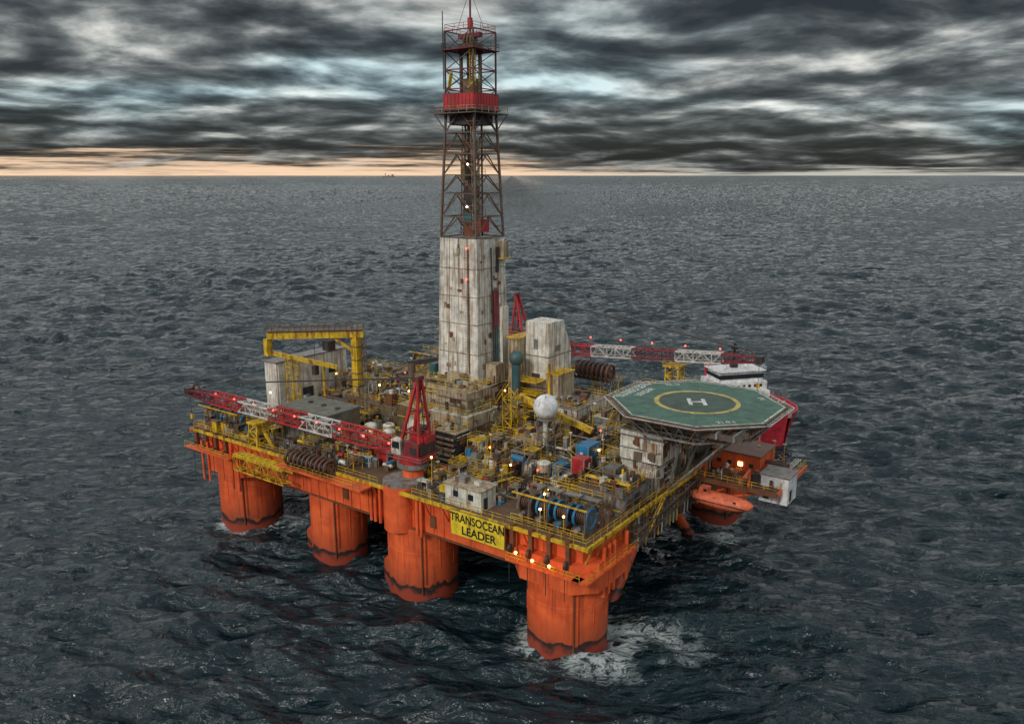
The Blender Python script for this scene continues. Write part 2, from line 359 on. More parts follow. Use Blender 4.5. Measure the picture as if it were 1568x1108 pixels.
for x0,x1,y0,y1,z0,hm,n in zones:
    for i in range(n):
        x,y=U(x0,x1),U(y0,y1);m=random.choice(pal);r=random.random()
        if r<.42:
            sx,sy,h=U(.3,1.8),U(.3,1.8),U(.3,hm);b.box(x-sx/2,x+sx/2,y-sy/2,y+sy/2,z0,z0+h,m)
            if random.random()<.5: b.box(x-sx/2-.08,x+sx/2+.08,y-sy/2-.08,y+sy/2+.08,z0+h,z0+h+.12,random.choice(pal))
            else: b.cyl((x,y,z0+h),(x,y,z0+h+U(.3,1)),min(sx,sy)*.3,random.choice(pal),10)
        elif r<.56: b.cyl((x,y,z0),(x,y,z0+U(.6,hm)),U(.15,.6),m,12)
        elif r<.68:
            L=U(1,2.6);d=random.choice([(1,0),(0,1)]);z=z0+U(.6,1.4);rr=U(.25,.6);b.cyl((x-d[0]*L/2,y-d[1]*L/2,z),(x+d[0]*L/2,y+d[1]*L/2,z),rr,m,12)
            b.box(x-.5,x+.5,y-.5,y+.5,z0,z,'steel')
        elif r<.86:
            L=U(3,9);d=random.choice([(1,0),(0,1)]);z=z0+U(.3,hm);rr=U(.05,.14)
            xa,ya=max(x0,x-d[0]*L/2),max(y0,y-d[1]*L/2);xb,yb=min(x1,x+d[0]*L/2),min(y1,y+d[1]*L/2)
            for k in range(random.randint(1,4)): o=k*.4;b.tube([(xa+o*d[1],ya+o*d[0],z0),(xa+o*d[1],ya+o*d[0],z),(xb+o*d[1]+.01,yb+o*d[0]+.01,z),(xb+o*d[1]+.01,yb+o*d[0]+.01,z0)],rr,m,6)
        elif r<.96:
            s_=U(1.2,2.6);h=U(1.2,hm+1);mm=random.choice(['yellow','yellow','steel','white','steel'])
            for i2,j2 in((0,0),(1,0),(1,1),(0,1)): b.beam((x+i2*s_,y+j2*s_,z0),(x+i2*s_,y+j2*s_,z0+h),.12,mm)
            b.box(x-.1,x+s_+.1,y-.1,y+s_+.1,z0+h,z0+h+.1,random.choice(['steel','olive','grey',mm]));b.rail([(x,y,z0+h+.1),(x+s_,y,z0+h+.1),(x+s_,y+s_,z0+h+.1),(x,y+s_,z0+h+.1)],'yellow',closed=True,h=1,t=.06)
            b.beam((x,y,z0),(x+s_,y,z0+h),.1,mm)
        else:
            h=U(3,6);b.cyl((x,y,z0),(x,y,z0+h),.07,'yellow',6);b.box(x-.3,x+.3,y-.15,y+.15,z0+h,z0+h+.25,'white')
for p,q in[((14,-16,20),(19,-16,24.6)),((24.5,-3,20),(24.5,2,24)),((12.8,-20,20),(12.8,-14,26)),((36,-15,20),(30,-15,23.8)),((-13,-8,24.6),(-13,-2,20)),((35.5,-5,20),(35.5,1,27)),((47.5,-20,15.5),(47.5,-14,20)),((20,-26.6,20),(26,-26.6,22.5))]: b.stair(p,q,1.1)
b.beam((15,-9,31),(30,-7,26.3),1.2,'yellow',.9);b.truss((15,-12,24),(15,-12,33),2,2,5,['yellow'],.16)
b.beam((12.5,-18,25),(18,-29,20.3),2.0,'white',.4)
b.done()
# ---------------- mooring winches ----------------
def winch(cx,cy,z,name='mooring_winch'):
    w_=B(name)
    for k in range(4):
        x=cx-5+k*3.3;fc='blue' if k in(1,2,3) else 'steel'
        w_.cyl((x-1.0,cy,z+2.4),(x+1.0,cy,z+2.4),1.0,'dark',18)
        for o in(-1.05,1.05): w_.torus((x+o,cy,z+2.4),(1,0,0),1.5,.22,fc,22,6);w_.cyl((x+o-.06,cy,z+2.4),(x+o+.06,cy,z+2.4),1.35,'steel' if k!=2 else 'brown',20);w_.cyl((x+o-.12,cy,z+2.4),(x+o+.12,cy,z+2.4),.45,fc,12)
        for o in np.arange(-.8,.9,.32): w_.torus((x+o,cy,z+2.4),(1,0,0),1.05,.13,'brown',16,5)
        w_.box(x-1.2,x+1.2,cy-1.7,cy+1.7,z,z+1.0,'steel');w_.box(x-.6,x+.7,cy+1.6,cy+3.0,z+.3,z+2.1,'grey')
        w_.beam((x+1.6,cy-2.6,z),(x+1.6,cy-2.6,z+4.6),.2,'steel');w_.beam((x+1.6,cy-2.6,z+4.6),(x+1.6,cy+2.6,z+4.6),.2,'steel')
        w_.cyl((x+.2,cy-1.9,z+1.2),(x+.2,cy-2.8,z+1.2),.4,'blue' if k==2 else 'grey',10)
    w_.rail([(cx-6.5,cy-3,z+.1),(cx+6.5,cy-3,z+.1)])
    w_.rail([(cx-6.5,cy+3.2,z+4.3),(cx+6.5,cy+3.2,z+4.3)],'yellow');w_.box(cx-6.5,cx+6.5,cy+2.3,cy+3.3,z+4.1,z+4.3,'grey')
    w_.beam((cx-6.5,cy-2.6,z+4.6),(cx+6.8,cy-2.6,z+4.6),.22,'yellow')
    for x in(-6.4,0,6.4): w_.beam((cx+x,cy+2.8,z),(cx+x,cy+2.8,z+4.1),.25,'steel')
    sg=-1 if cy<0 else 1
    for x in(-5,-1.6,1.7,5):
        ya,yb=sorted((cy+sg*4.9,cy+sg*4.2))
        w_.box(cx+x-.35,cx+x+.35,ya,yb,z-3.4,z+.4,'rust');w_.cyl((cx+x-.2,cy+sg*5.1,z-3.4),(cx+x+.2,cy+sg*5.1,z-3.4),.7,'dark',14)
        w_.cyl((cx+x,cy+sg*5.5,z-3.6),(cx+x,cy+sg*5.5,z-9),.06,'dark',6)
    w_.done()
winch(39,-33,20);winch(-43,-33,20);winch(-43,32,20);winch(38,31,20)
def reels(name,x0,n,y,z,r,dx,ax,m):
    r_=B(name)
    for k in range(n): 
        p=(x0+k*dx*ax[0],y+k*dx*ax[1],z+r+.1);r_.torus(p,ax,r,.3,m,20,6);r_.torus(p,ax,r*.5,.2,'rust',14,5)
        r_.beam((p[0]-.0,p[1],z),(p[0],p[1],z+r*2),.12,'steel')
    a=Vector((x0,y,z+r));e=Vector((x0+(n-1)*dx*ax[0],y+(n-1)*dx*ax[1],z+r));r_.cyl(a,e+Vector((.01,0,0)),.4,'grey',10)
    r_.box(min(a.x,e.x)-.5,max(a.x,e.x)+.5,min(a.y,e.y)-.9,max(a.y,e.y)+.9,z,z+.25,'steel')
    r_.done()
reels('hose_reel',-15.5,10,-39,19.5,1.45,1.15,(1,0,0),'brown')
reels('hose_reel',8,8,24,27,1.9,1.2,(1,0,0),'brown')
b=B('control_cabin')
b.box(19.8,27.2,-36.6,-32.8,20,23.4,'white');b.box(19.5,27.5,-36.9,-32.5,23.4,23.65,'beige');b.box(27.2,27.28,-36,-35,20.2,22.2,'dark')
for x in(21.5,24.6): b.box(x,x+1.0,-36.67,-36.6,21.6,22.6,'glass')
for x in np.arange(20,27.2,.6): b.box(x,x+.06,-36.64,-36.6,20.1,23.3,'white')
b.box(21,23,-35.5,-34,23.65,24.5,'grey');b.box(24.5,25.6,-35,-34,23.65,24.2,'white');b.box(18,19.4,-36,-33,20,22.4,'yellow');b.done()
SG=root('name_sign')
b=B('panel',SG);b.box(22.2,32.8,-38.15,-37.98,15.9,19.9,'signyellow');b.box(22.1,32.9,-37.97,-37.92,15.8,20,'steel');b.done()
text('TRANSOCEAN',1.95,Matrix.Translation((27.5,-38.17,18.85))@Matrix.Rotation(math.pi/2,4,'X')@Matrix.Diagonal((.84,1,1,1)),'black',SG,'lettering_top');text('LEADER',1.95,Matrix.Translation((27.8,-38.17,16.9))@Matrix.Rotation(math.pi/2,4,'X'),'black',SG,'lettering_bottom')
def cont(x,y,z,sx,sy,sz,m):
    c=B('shipping_container');c.box(x-sx/2,x+sx/2,y-sy/2,y+sy/2,z,z+sz,m)
    for k in np.arange(x-sx/2+.1,x+sx/2-.1,.35): c.box(k,k+.15,y-sy/2-.06,y-sy/2,z+.2,z+sz-.2,m)
    for k in np.arange(y-sy/2+.1,y+sy/2-.1,.35): c.box(x+sx/2,x+sx/2+.06,k,k+.15,z+.2,z+sz-.2,m)
    for i in(-1,1):
        for j in(-1,1): c.box(x+i*sx/2-.1,x+i*sx/2+.1,y+j*sy/2-.1,y+j*sy/2+.1,z-.1,z+sz+.08,'grey')
    c.done()
cont(35.5,-20,23.6,2.4,2.4,2.6,'red');cont(33,-13.5,23.8,2.4,4,2.6,'blue');cont(40,-9,25.8,2.6,3.4,2.0,'maroon');cont(29,-16.5,20,2.4,5,2.6,'blue');cont(24,-18,20,2.4,2.6,2.4,'white');cont(-26,-15,20,6,2.4,2.6,'red');cont(41,-19,23.6,2.2,3,2.0,'greengrey')
cont(-2,-29,20,5,2.4,2.5,'red')
b=B('radar_dome');b.sphere((25,-15,32),2.25,'shipwhite',32,20);b.cyl((25,-15,25),(25,-15,30.3),.5,'white',12);b.cyl((25,-15,29.7),(25,-15,30.1),1.6,'grey',16)
b.truss((25,-15,20),(25,-15,29.7),2.2,2.2,5,['grey'],.16,tb=.1);b.rail([(23.6,-16.4,29.8),(26.4,-16.4,29.8),(26.4,-13.6,29.8)],'yellow');b.done()
# ---------------- derrick ----------------
DR=root('drilling_derrick')
dx,dy=-1.6,-2
def hw(z):
    if z<60: return 5.1+(4.45-5.1)*(z-31)/29
    if z<84: return 4.45+(3.45-4.45)*(z-60)/24
    return 3.45
def cr(z,i,j,k=1): h=hw(z)*k;return Vector((dx+i*h,dy+j*h,z))
CS=[(-1,-1),(1,-1),(1,1),(-1,1)]
b=B('cladding',DR)
zs=[31,37,43,48.5,54,60]
for z0,z1 in zip(zs[:-1],zs[1:]):
    for e in range(4):
        a,c=CS[e],CS[(e+1)%4]
        nrm=Vector((0,-1,0)) if e==0 else Vector((1,0,0)) if e==1 else Vector((0,1,0)) if e==2 else Vector((-1,0,0))
        zt=z1-.12-(U(0,1.6) if z1==60 and e!=0 else 0)
        p=[cr(z0,*a),cr(z0,*c),cr(zt,*c),cr(zt,*a)]
        b.add(p,[(0,1,2,3)],'clad')
        for k in range(5):
            u=k/4;b.beam(p[0].lerp(p[1],u)+nrm*.08,p[3].lerp(p[2],u)+nrm*.08,.16 if k in(0,4) else .1,'beige' if k%2 else 'clad')
        for k in range(14):
            u=(k+.5)/14;b.beam(p[0].lerp(p[1],u)+nrm*.02,p[3].lerp(p[2],u)+nrm*.02,.05,'clad')
        b.beam(p[0]+nrm*.1,p[1]+nrm*.1,.12,'beige' if z0>31 else 'steel')
        for k in range(3):
            u=U(.1,.8);v=U(.2,.7);q=p[0].lerp(p[1],u).lerp(p[3].lerp(p[2],u),v);t=(p[1]-p[0]).normalized()
            b.beam(q+nrm*.14,q+t*U(.3,1.0)+nrm*.14,.05,random.choice(['rust','beige','steel','beige']),U(.3,1.2))
b.done()
b=B('lattice',DR)
lv=[60,64,68.5,72,76,80,84]
for z0,z1 in zip(lv[:-1],lv[1:]):
    for e in range(4):
        a,c=CS[e],CS[(e+1)%4]
        b.beam(cr(z0,*a),cr(z1,*a),.38,'steel');b.beam(cr(z0,*a),cr(z0,*c),.22,'steel')
        mid=cr(z1,*a).lerp(cr(z1,*c),.5)
        b.beam(cr(z0,*a),mid,.18,'steel');b.beam(cr(z0,*c),mid,.18,'rust')
        b.beam(cr(z0,*a).lerp(mid,.5),cr((z0+z1)/2,*a),.11,'steel');b.beam(cr(z0,*c).lerp(mid,.5),cr((z0+z1)/2,*c),.11,'steel')
lv=[84,88,91.5,95,98.5]
for z0,z1 in zip(lv[:-1],lv[1:]):
    for e in range(4):
        a,c=CS[e],CS[(e+1)%4]
        b.beam(cr(z0,*a),cr(z1,*a),.28,'brown');b.beam(cr(z1,*a),cr(z1,*c),.2,'maroon')
        b.beam(cr(z0,*a),cr(z1,*c),.13,'steel')
        if z0<90: b.beam(cr(z0,*c),cr(z1,*a),.13,'steel')
b.box(dx-1.8,dx+1.8,dy-1.6,dy+1.6,94.5,96.3,'brown');b.box(dx-2.6,dx+2.6,dy-.5,dy+.5,97.4,98.2,'maroon')
for k in(-1,0,1): b.cyl((dx+k*.8-.2,dy,96.9),(dx+k*.8+.2,dy,96.9),1.1,'olive',16)
b.box(dx-1.2,dx+1.2,dy-1,dy+1,87.5,90,'olive');b.beam((dx-1.5,dy-1,87),(dx-1.5,dy-1,95),.5,'brown');b.beam((dx+1.5,dy+1,87),(dx+1.5,dy+1,95),.5,'olive')
b.truss((dx+2.4,dy-2.4,87),(dx+2.4,dy-2.4,95),.8,.8,6,['yellow'],.1,tb=.06);b.beam((dx-3,dy-3,88),(dx-2,dy-3.4,91),.6,'yellow',.3);b.beam((dx+2,dy-3.5,88),(dx+3.2,dy-2.5,89.6),.5,'yellow',.3)
b.box(dx-4.1,dx+4.1,dy-4.1,dy+4.1,84.0,84.25,'steel')
h=3.75
for a in(-1,1):
    b.box(dx-h,dx+h,dy+a*h-.1,dy+a*h+.1,84.3,87,'red');b.box(dx+a*h-.1,dx+a*h+.1,dy-h+.1,dy+h-.1,84.3,87,'red')
for k in np.arange(-3.6,3.7,.9): b.box(dx+k,dx+k+.08,dy-h-.16,dy-h-.1,84.3,87,'maroon');b.box(dx+h+.1,dx+h+.16,dy+k,dy+k+.08,84.3,87,'maroon')
b.box(dx-h-.1,dx+h+.1,dy-h-.1,dy+h+.1,87,87.2,'maroon')
b.box(dx-5.2,dx+5.2,dy-5.2,dy+5.2,83.4,83.6,'steel');b.rail([(dx-5.1,dy-5.1,83.6),(dx+5.1,dy-5.1,83.6),(dx+5.1,dy+5.1,83.6),(dx-5.1,dy+5.1,83.6)],'beige',closed=True)
for i,j in CS: b.beam((dx+i*5,dy+j*5,83.4),cr(80.5,i,j),.22,'steel')
b.box(dx-3.0,dx+3.0,dy-3.0,dy+3.0,81.4,83.2,'dark')
b.box(dx-4,dx+4,dy-4,dy+4,95,95.15,'maroon');b.rail([(dx-3.9,dy-3.9,95.15),(dx+3.9,dy-3.9,95.15),(dx+3.9,dy+3.9,95.15),(dx-3.9,dy+3.9,95.15)],'brown',closed=True)
b.rail([(dx-3.4,dy-3.4,98.5),(dx+3.4,dy-3.4,98.5),(dx+3.4,dy+3.4,98.5),(dx-3.4,dy+3.4,98.5)],'red',closed=True)
b.cyl((dx,dy,98),(dx,dy,110),.16,'maroon',8);b.cyl((dx+.0,dy,99),(dx,dy,101),.5,'red',8);b.cyl((dx-3.7,dy-3.7,88),(dx-3.7,dy-3.7,102),.1,'dark',6);b.cyl((dx+1,dy-1,98),(dx+1,dy-1,104),.07,'dark',6)
b.beam((dx,dy,106),(dx+3.4,dy,98.6),.06,'dark');b.beam((dx,dy,106),(dx-3.4,dy,98.6),.06,'dark')
for k in(-1.4,1.4): b.beam((dx+k,dy+1.5,60),(dx+k,dy+1.5,94),.28,'brown')
for k in range(9): b.cyl((dx-2.6+k*.35,dy+2.4,60),(dx-2.3+k*.3,dy+2.2,74+U(-3,4)),.12,'steel',5)
b.box(dx-1.1,dx+1.1,dy-.6,dy+1,65,70,'dark');b.box(dx-1.5,dx+.5,dy-.9,dy+.6,62,64.6,'teal');b.box(dx-.5,dx+2,dy-2,dy,60,63,'rust')
b.box(dx+2.2,dx+3.5,dy-1.5,dy+1,61,63.4,'red');b.box(dx-2,dx-1,dy-1,dy+1,71,75,'olive');b.box(dx+.6,dx+1.6,dy-1,dy,75,78,'steel')
for k in(-.4,.1,.5): b.cyl((dx+k,dy,70),(dx+k,dy,95),.06,'dark',5)
b.truss((dx+3.2,dy-2.6,60),(dx+2.3,dy-2,83),1,1,14,['beige'],.1,tb=.06)
b.truss((dx-3.4,dy+1.5,60),(dx-2.6,dy+1.5,83),.9,.9,12,['rust'],.12,tb=.07)
for z in(64,72,76): b.box(dx-2.2,dx+3,dy+.5,dy+3,z,z+.12,'steel');b.rail([(dx-2.2,dy+.5,z),(dx+3,dy+.5,z)],'olive')
b.done()
b=B('derrick_attachments',DR)
b.box(dx+5.2,dx+6.4,dy+1.5,dy+3.5,31,46,'clad');b.cyl((dx+5.6,dy+.6,31),(dx+5.3,dy+.6,50),.3,'teal',8);b.cyl((dx+5.6,dy-.4,33),(dx+5.0,dy-.4,58),.16,'dark',6)
b.box(dx+5.0,dx+5.7,dy-.1,dy+1.1,42,49.5,'maroon');b.box(dx+5,dx+6.4,dy+2,dy+4.6,55.6,55.8,'yellow');b.rail([(dx+6.4,dy+2,55.8),(dx+6.4,dy+4.6,55.8)],'olive')
b.box(dx+4.7,dx+5.9,dy+2.6,dy+4.2,55.8,59,'beige');b.box(dx+4.8,dx+5.0,dy+1.4,dy+2.2,53,58,'dark')
b.cyl((dx+3,dy-5.2,33),(dx+2.6,dy-4.8,58),.12,'rust',6)
for z in np.arange(31,60,.6): b.beam((dx+2.0,dy-hw(z)-.25,z),(dx+2.5,dy-hw(z)-.25,z),.05,'steel')
module(b,dx-7,dx+7.5,dy-7,dy+6.5,30.8,31.2,'steel','beige',rib=False)
b.stair((dx+8,dy-6,26),(dx+8,dy+1,31),1.2);b.box(dx+5.5,dx+8,dy-3,dy+0,31.3,35,'beige');b.box(dx-7,dx-5.6,dy-6,dy-2,31.3,34,'teal');b.box(dx-1,dx+3,dy-7.4,dy-6,31.3,33.3,'beige')
b.done()
# ---------------- pedestal cranes ----------------
def crane(base,tip,peak,ped_z,stripe,house='red',name='pedestal_crane',cw=.085):
    K=root(name);c=B('crane_structure',K)
    x,y,z=base
    c.cyl((x,y,ped_z),(x,y,z-1.8),1.9,'orange',24);c.cyl((x,y,z-2.4),(x,y,z-1.6),2.8,'grey',24);c.cyl((x,y,z-1.6),(x,y,z-1.0),2.5,house,24)
    d=(Vector(tip)-Vector(base));d.z=0;d.normalize();n=Vector((-d.y,d.x,0))
    def P(u,v,w): return Vector(base)+d*u+n*v+Vector((0,0,w))
    def bx(u0,u1,v0,v1,w0,w1,m):
        vs=[P(u,v,w_) for w_ in(w0,w1) for u,v in((u0,v0),(u1,v0),(u1,v1),(u0,v1))]
        c.add(vs,[(3,2,1,0),(4,5,6,7),(0,1,5,4),(1,2,6,5),(2,3,7,6),(3,0,4,7)],m)
    bx(-3.4,2.4,-2.4,2.4,-1,.1,house);bx(-3.4,.2,-2.2,.4,.1,3.4,house);bx(-3.2,.0,.9,2.3,.1,2.6,'maroon')
    bx(.6,2.6,1.0,2.6,.1,2.7,'white');bx(2.6,2.66,1.15,2.45,.9,2.5,'glass');bx(.8,2.4,2.6,2.66,1.2,2.4,'glass');bx(.8,2.4,.94,1.0,1.2,2.4,'glass')
    bx(-3.5,-3.4,-2,2,.3,2.2,'dark');bx(-2.6,-1.4,2.3,2.36,.5,1.8,'dark');c.rail([P(-3.4,-2.2,3.4),P(.2,-2.2,3.4),P(.2,.4,3.4),P(-3.4,.4,3.4)],house,closed=True)
    c.rail([P(-4.2,-3,-1),P(3,-3,-1),P(3,3,-1),P(-4.2,3,-1)],'grey',closed=True)
    c.cyl(P(-1.5,-1.8,4.2),P(-1.5,0,4.2),.7,'dark',14)
    pk=Vector(peak)
    for s in(-1,1):
        c.beam(P(1.6,s*1.9,.1),pk+n*s*.5,.45,house);c.beam(P(-3.0,s*1.9,.1),pk+n*s*.5,.38,house)
        for t in(.3,.55,.78): c.beam(P(1.6,s*1.9,.1).lerp(pk+n*s*.5,t),P(-3.0,s*1.9,.1).lerp(pk+n*s*.5,t),.2,house)
    for t in(.3,.55,.78): c.beam(P(1.6,-1.9,.1).lerp(pk-n*.5,t),P(1.6,1.9,.1).lerp(pk+n*.5,t),.2,house)
    c.beam(pk-n*.9,pk+n*.9,.7,'maroon')
    c.done()
    c=B('boom',K);st=P(2.4,0,.6);tp=Vector(tip)
    s1=st.lerp(tp,.12);c.truss(st,s1,2.4,.6,2,[stripe[0]],.3,2.6,2.4,.2)
    c.truss(s1,st.lerp(tp,.86),2.6,2.4,20,stripe,.27,2.2,2.0,.15);c.truss(st.lerp(tp,.86),tp,2.2,2.0,4,['maroon'],.26,1.2,.9,.15)
    c.beam(s1+Vector((0,0,-1)),st.lerp(tp,.86)+Vector((0,0,-.8)),.6,'steel',.08)
    c.box(tp.x-.8,tp.x+.8,tp.y-.8,tp.y+.8,tp.z-.5,tp.z+.9,'dark')
    c.beam(tp,tp+Vector((0,0,2.2))-d*2.5,.25,'brown');c.beam(tp-d*4+Vector((0,0,.8)),tp+Vector((0,0,2.2))-d*2.5,.2,'brown')
    c.cyl(tp-n*.5+Vector((0,0,-.2)),tp+n*.5+Vector((0,0,-.2)),.8,'steel',14)
    c.done()
    c=B('cables',K);hd=tp+Vector((0,0,2.0))-d*2.5
    for s in(-.6,-.2,.2,.6): c.beam(pk+n*s,hd+n*s*.6,cw,'dark')
    c.beam(pk,P(-3,0,1),.1,'dark');c.beam(tp-Vector((0,0,.8)),tp-Vector((0,0,5.0)),.07,'dark');c.done()
    c=B('hook_block',K);q=tp-Vector((0,0,5.4));c.box(q.x-.35,q.x+.35,q.y-.2,q.y+.2,q.z-.6,q.z+.4,'yellow');c.cyl(q-Vector((0,0,.6)),q-Vector((0,0,1.2)),.12,'dark',6);c.done()
crane((8.5,-32,25),(-52.5,-35.5,27.0),(10.5,-32,38.6),19,['red','boomwhite','red','boomwhite','red'])
crane((-12,31,30),(46.5,33.5,34.3),(-14,31,43.4),19,['red','boomwhite','maroon','boomwhite'],cw=.17)
b=B('boom_rest')
b.truss((-29,-36,20),(-29,-36,24.4),3,2.6,3,['yellow'],.3,2.4,2.4,.2)
b.beam((-33.5,-36,20),(-29,-36,25),.4,'yellow');b.beam((-24.5,-36,20),(-29,-36,24.6),.4,'yellow');b.box(-30.5,-27.5,-37.6,-34,24.4,24.8,'yellow')
b.rail([(-30.5,-37.5,24.8),(-27.5,-37.5,24.8)]);b.done()
b=B('boom_rest');b.truss((28,32.5,20),(28,32.5,30.8),3,3,5,['yellow'],.3,tb=.2);b.box(26,30,30.5,34.5,30.6,31,'yellow');b.rail([(26,30.5,31),(30,30.5,31)]);b.done()
b=B('gantry_crane')
b.box(-30.2,-28.5,-9.6,-7.9,20,37.5,'yellow');b.box(-31.0,-27.7,-10.4,-7.1,20,23,'yellow')
for z in(26,29,32,35): b.box(-30.3,-28.4,-9.7,-7.8,z,z+.25,'olive')
b.truss((-27.8,-8,23),(-27.8,-8,37),.8,.8,12,['steel'],.08,tb=.05)
p0=Vector((-28.2,-7.6,38));p1=Vector((-43.5,-21.5,38))
b.beam(p0,p1,1.8,'yellow',1.5)
b.beam(p0+Vector((0,0,1.0)),p1+Vector((0,0,1.0)),2.6,'steel',.2)
dd=(p1-p0).normalized();nn=Vector((-dd.y,dd.x,0))
for s in(-1.3,1.3): b.rail([p0+nn*s+Vector((0,0,1.1)),p1+nn*s+Vector((0,0,1.1))],'steel',step=1.2,t=.1)
for k in range(1,8): b.beam(p0.lerp(p1,k/8)-nn*.95+Vector((0,0,.8)),p0.lerp(p1,k/8)-nn*.95+Vector((0,0,-.8)),.12,'olive')
b.beam(p1+Vector((0,0,-.8)),p1+Vector((0,0,-4.5)),1.3,'yellow');b.beam(p1+dd*-1+Vector((0,0,-4)),p0+dd*6+Vector((0,0,-7.5)),.9,'yellow')
b.beam(p0+dd*1+Vector((0,0,-5)),p0+dd*6.5+Vector((0,0,-.8)),.6,'yellow')
b.beam(p0+dd*9+Vector((0,0,-6)),p0+dd*9+Vector((0,0,-14)),.4,'yellow')
b.box(-34.5,-32.5,-14,-12,34.5,36.6,'dark');b.truss((-40,-18,20),(-40,-18,33),2,2,6,['yellow'],.18,tb=.12);b.cyl((-36,-15,36.5),(-36,-15,31),.06,'dark',6);b.box(-36.6,-35.4,-15.5,-14.5,29,31,'dark');b.done()
b=B('riser_handling_crane');b.beam((-24,2,30),(-12,10,32),.9,'dark',1.1);b.beam((-12,10,32),(-9,8,28),.7,'dark');b.cyl((-23,2,24),(-23,2,30),.9,'steel',12);b.beam((-26,0,26),(-17,6,30.5),.4,'steel');b.done()
# ---------------- helideck ----------------
HD=root('helideck');hx,hy,hz=49.6,-6.4,35.0
def oc(r): return [(hx+r*math.cos(math.radians(22.5+45*k)),hy+r*math.sin(math.radians(22.5+45*k))) for k in range(8)]
b=B('platform',HD)
def slab(r,z0,z1,m):
    P_=oc(r);b.add([(x,y,z0) for x,y in P_]+[(x,y,z1) for x,y in P_],[(i,(i+1)%8,8+(i+1)%8,8+i) for i in range(8)]+[tuple(range(7,-1,-1)),tuple(range(8,16))],m)
RH=14.5
slab(RH,34.3,35,'steel');slab(RH-.1,35,35.02,'heligreen')
def ring(r0,r1,z,m,n=64,poly=False):
    if poly: A=oc(r0);D=oc(r1);k=8
    else:
        k=n;A=[(hx+r0*math.cos(2*math.pi*i/k),hy+r0*math.sin(2*math.pi*i/k)) for i in range(k)];D=[(hx+r1*math.cos(2*math.pi*i/k),hy+r1*math.sin(2*math.pi*i/k)) for i in range(k)]
    b.add([(x,y,z) for x,y in A]+[(x,y,z) for x,y in D],[(i,k+i,k+(i+1)%k,(i+1)%k) for i in range(k)],m)
ring(13.9,14.15,35.03,'whitepaint',poly=True)
b.add([(hx+6.6*math.cos(2*math.pi*i/48),hy+6.6*math.sin(2*math.pi*i/48),35.026) for i in range(48)],[tuple(range(48))],'helidark')
ring(6.3,7.1,35.034,'yellowpaint')
for k in range(16):
    a=math.radians(22.5*k);A=Vector((hx+7.1*math.cos(a),hy+7.1*math.sin(a),35.028));D=Vector((hx+13.0*math.cos(a),hy+13.0*math.sin(a),35.028));n=Vector((-math.sin(a),math.cos(a),0))*.07
    b.add([A-n,D-n,D+n,A+n],[(0,1,2,3)],'helidark')
def hbx(u0,u1,v0,v1):
    t=math.radians(30);ux=Vector((math.cos(t),math.sin(t),0));vx=Vector((-math.sin(t),math.cos(t),0));c0=Vector((hx,hy,35.04))
    b.add([c0+ux*u+vx*v for u,v in((u0,v0),(u1,v0),(u1,v1),(u0,v1))],[(0,1,2,3)],'whitepaint')
hbx(-1.5,-.85,-2,2);hbx(.85,1.5,-2,2);hbx(-.85,.85,-.35,.35)
P1=oc(RH);P2=oc(RH+1.1)
for i in range(8):
    a=Vector((*P1[i],34.7));c=Vector((*P1[(i+1)%8],34.7));a2=Vector((*P2[i],34.95));c2=Vector((*P2[(i+1)%8],34.95))
    b.beam(a2,c2,.1,'boomwhite')
    for k in range(11): b.beam(a.lerp(c,k/10),a2.lerp(c2,k/10),.07,'white')
    for k in(.33,.66): b.beam(a.lerp(a2,k),c.lerp(c2,k),.05,'grey')
    d1=Vector((*oc(12)[i],31.6));d2=Vector((*oc(12)[(i+1)%8],31.6))
    b.beam(d1,d2,.3,'grey')
    for k in range(4): b.beam(a.lerp(c,k/4)+Vector((0,0,-.4)),d1.lerp(d2,(k+.5)/4),.15,'grey');b.beam(a.lerp(c,(k+1)/4)+Vector((0,0,-.4)),d1.lerp(d2,(k+.5)/4),.15,'grey')
for k in np.arange(-11,12,2.75): b.box(hx+k-.15,hx+k+.15,hy-12,hy+12,33.3,34.3,'grey');b.box(hx-12,hx+12,hy+k-.15,hy+k+.15,33.0,33.9,'steel')
for y in(-15,-6,4):
    for x in(51,58): b.beam((47,y*.7,20),(x,y,31.6),.36,'grey')
    b.beam((45,y*.8,20),(42,y,31.6),.36,'grey');b.beam((42,y,31.6),(58,y,31.6),.36,'grey')
for x in(42,51,58): b.beam((x,-15,31.6),(x,4,31.6),.35,'grey')
b.box(37,46,-13,3,31.2,31.4,'grey')
for k in range(16):
    P_=oc(14.2);i=k//2;p=Vector((*P_[i],35)).lerp(Vector((*P_[(i+1)%8],35)),.25+.5*(k%2));b.cyl(p,p+Vector((0,0,.2)),.12,'yellow',6)
b.stair((39,-17,31),(41,-18.5,35),1);b.done()
b=B('deck_house',HD)
module(b,40,47.5,-15,-7,25.8,30.8,'white','grey');module(b,41,48,-5.5,4,26,31.0,'beige','grey');b.done()
Tr=Matrix.Rotation(math.radians(90),4,'Z')
text('TRANSOCEAN',1.7,Matrix.Translation((hx-11.9,hy+.6,35.045))@Tr,'whitepaint',HD,'lettering');text('LEADER',1.7,Matrix.Translation((hx-9.9,hy+.6,35.045))@Tr,'whitepaint',HD,'lettering')
for t_,k in(('21.0 t',-1),('D 22',3),('9.3',1)): 
    a=math.radians(45*k);text(t_,1.3,Matrix.Translation((hx+11.6*math.cos(a),hy+11.6*math.sin(a),35.045))@Matrix.Rotation(a+math.pi/2,4,'Z'),'whitepaint',HD,'marking')
b=B('lifeboat_station',RIG)
b.box(58.3,63.2,2.5,7.5,16.6,21.4,'shipwhite');b.box(58.1,63.4,2.3,7.7,21.4,21.6,'grey');b.box(63.2,63.26,3.5,4.5,17,19,'glass');b.box(59,60,2.44,2.5,17.2,19.2,'dark')
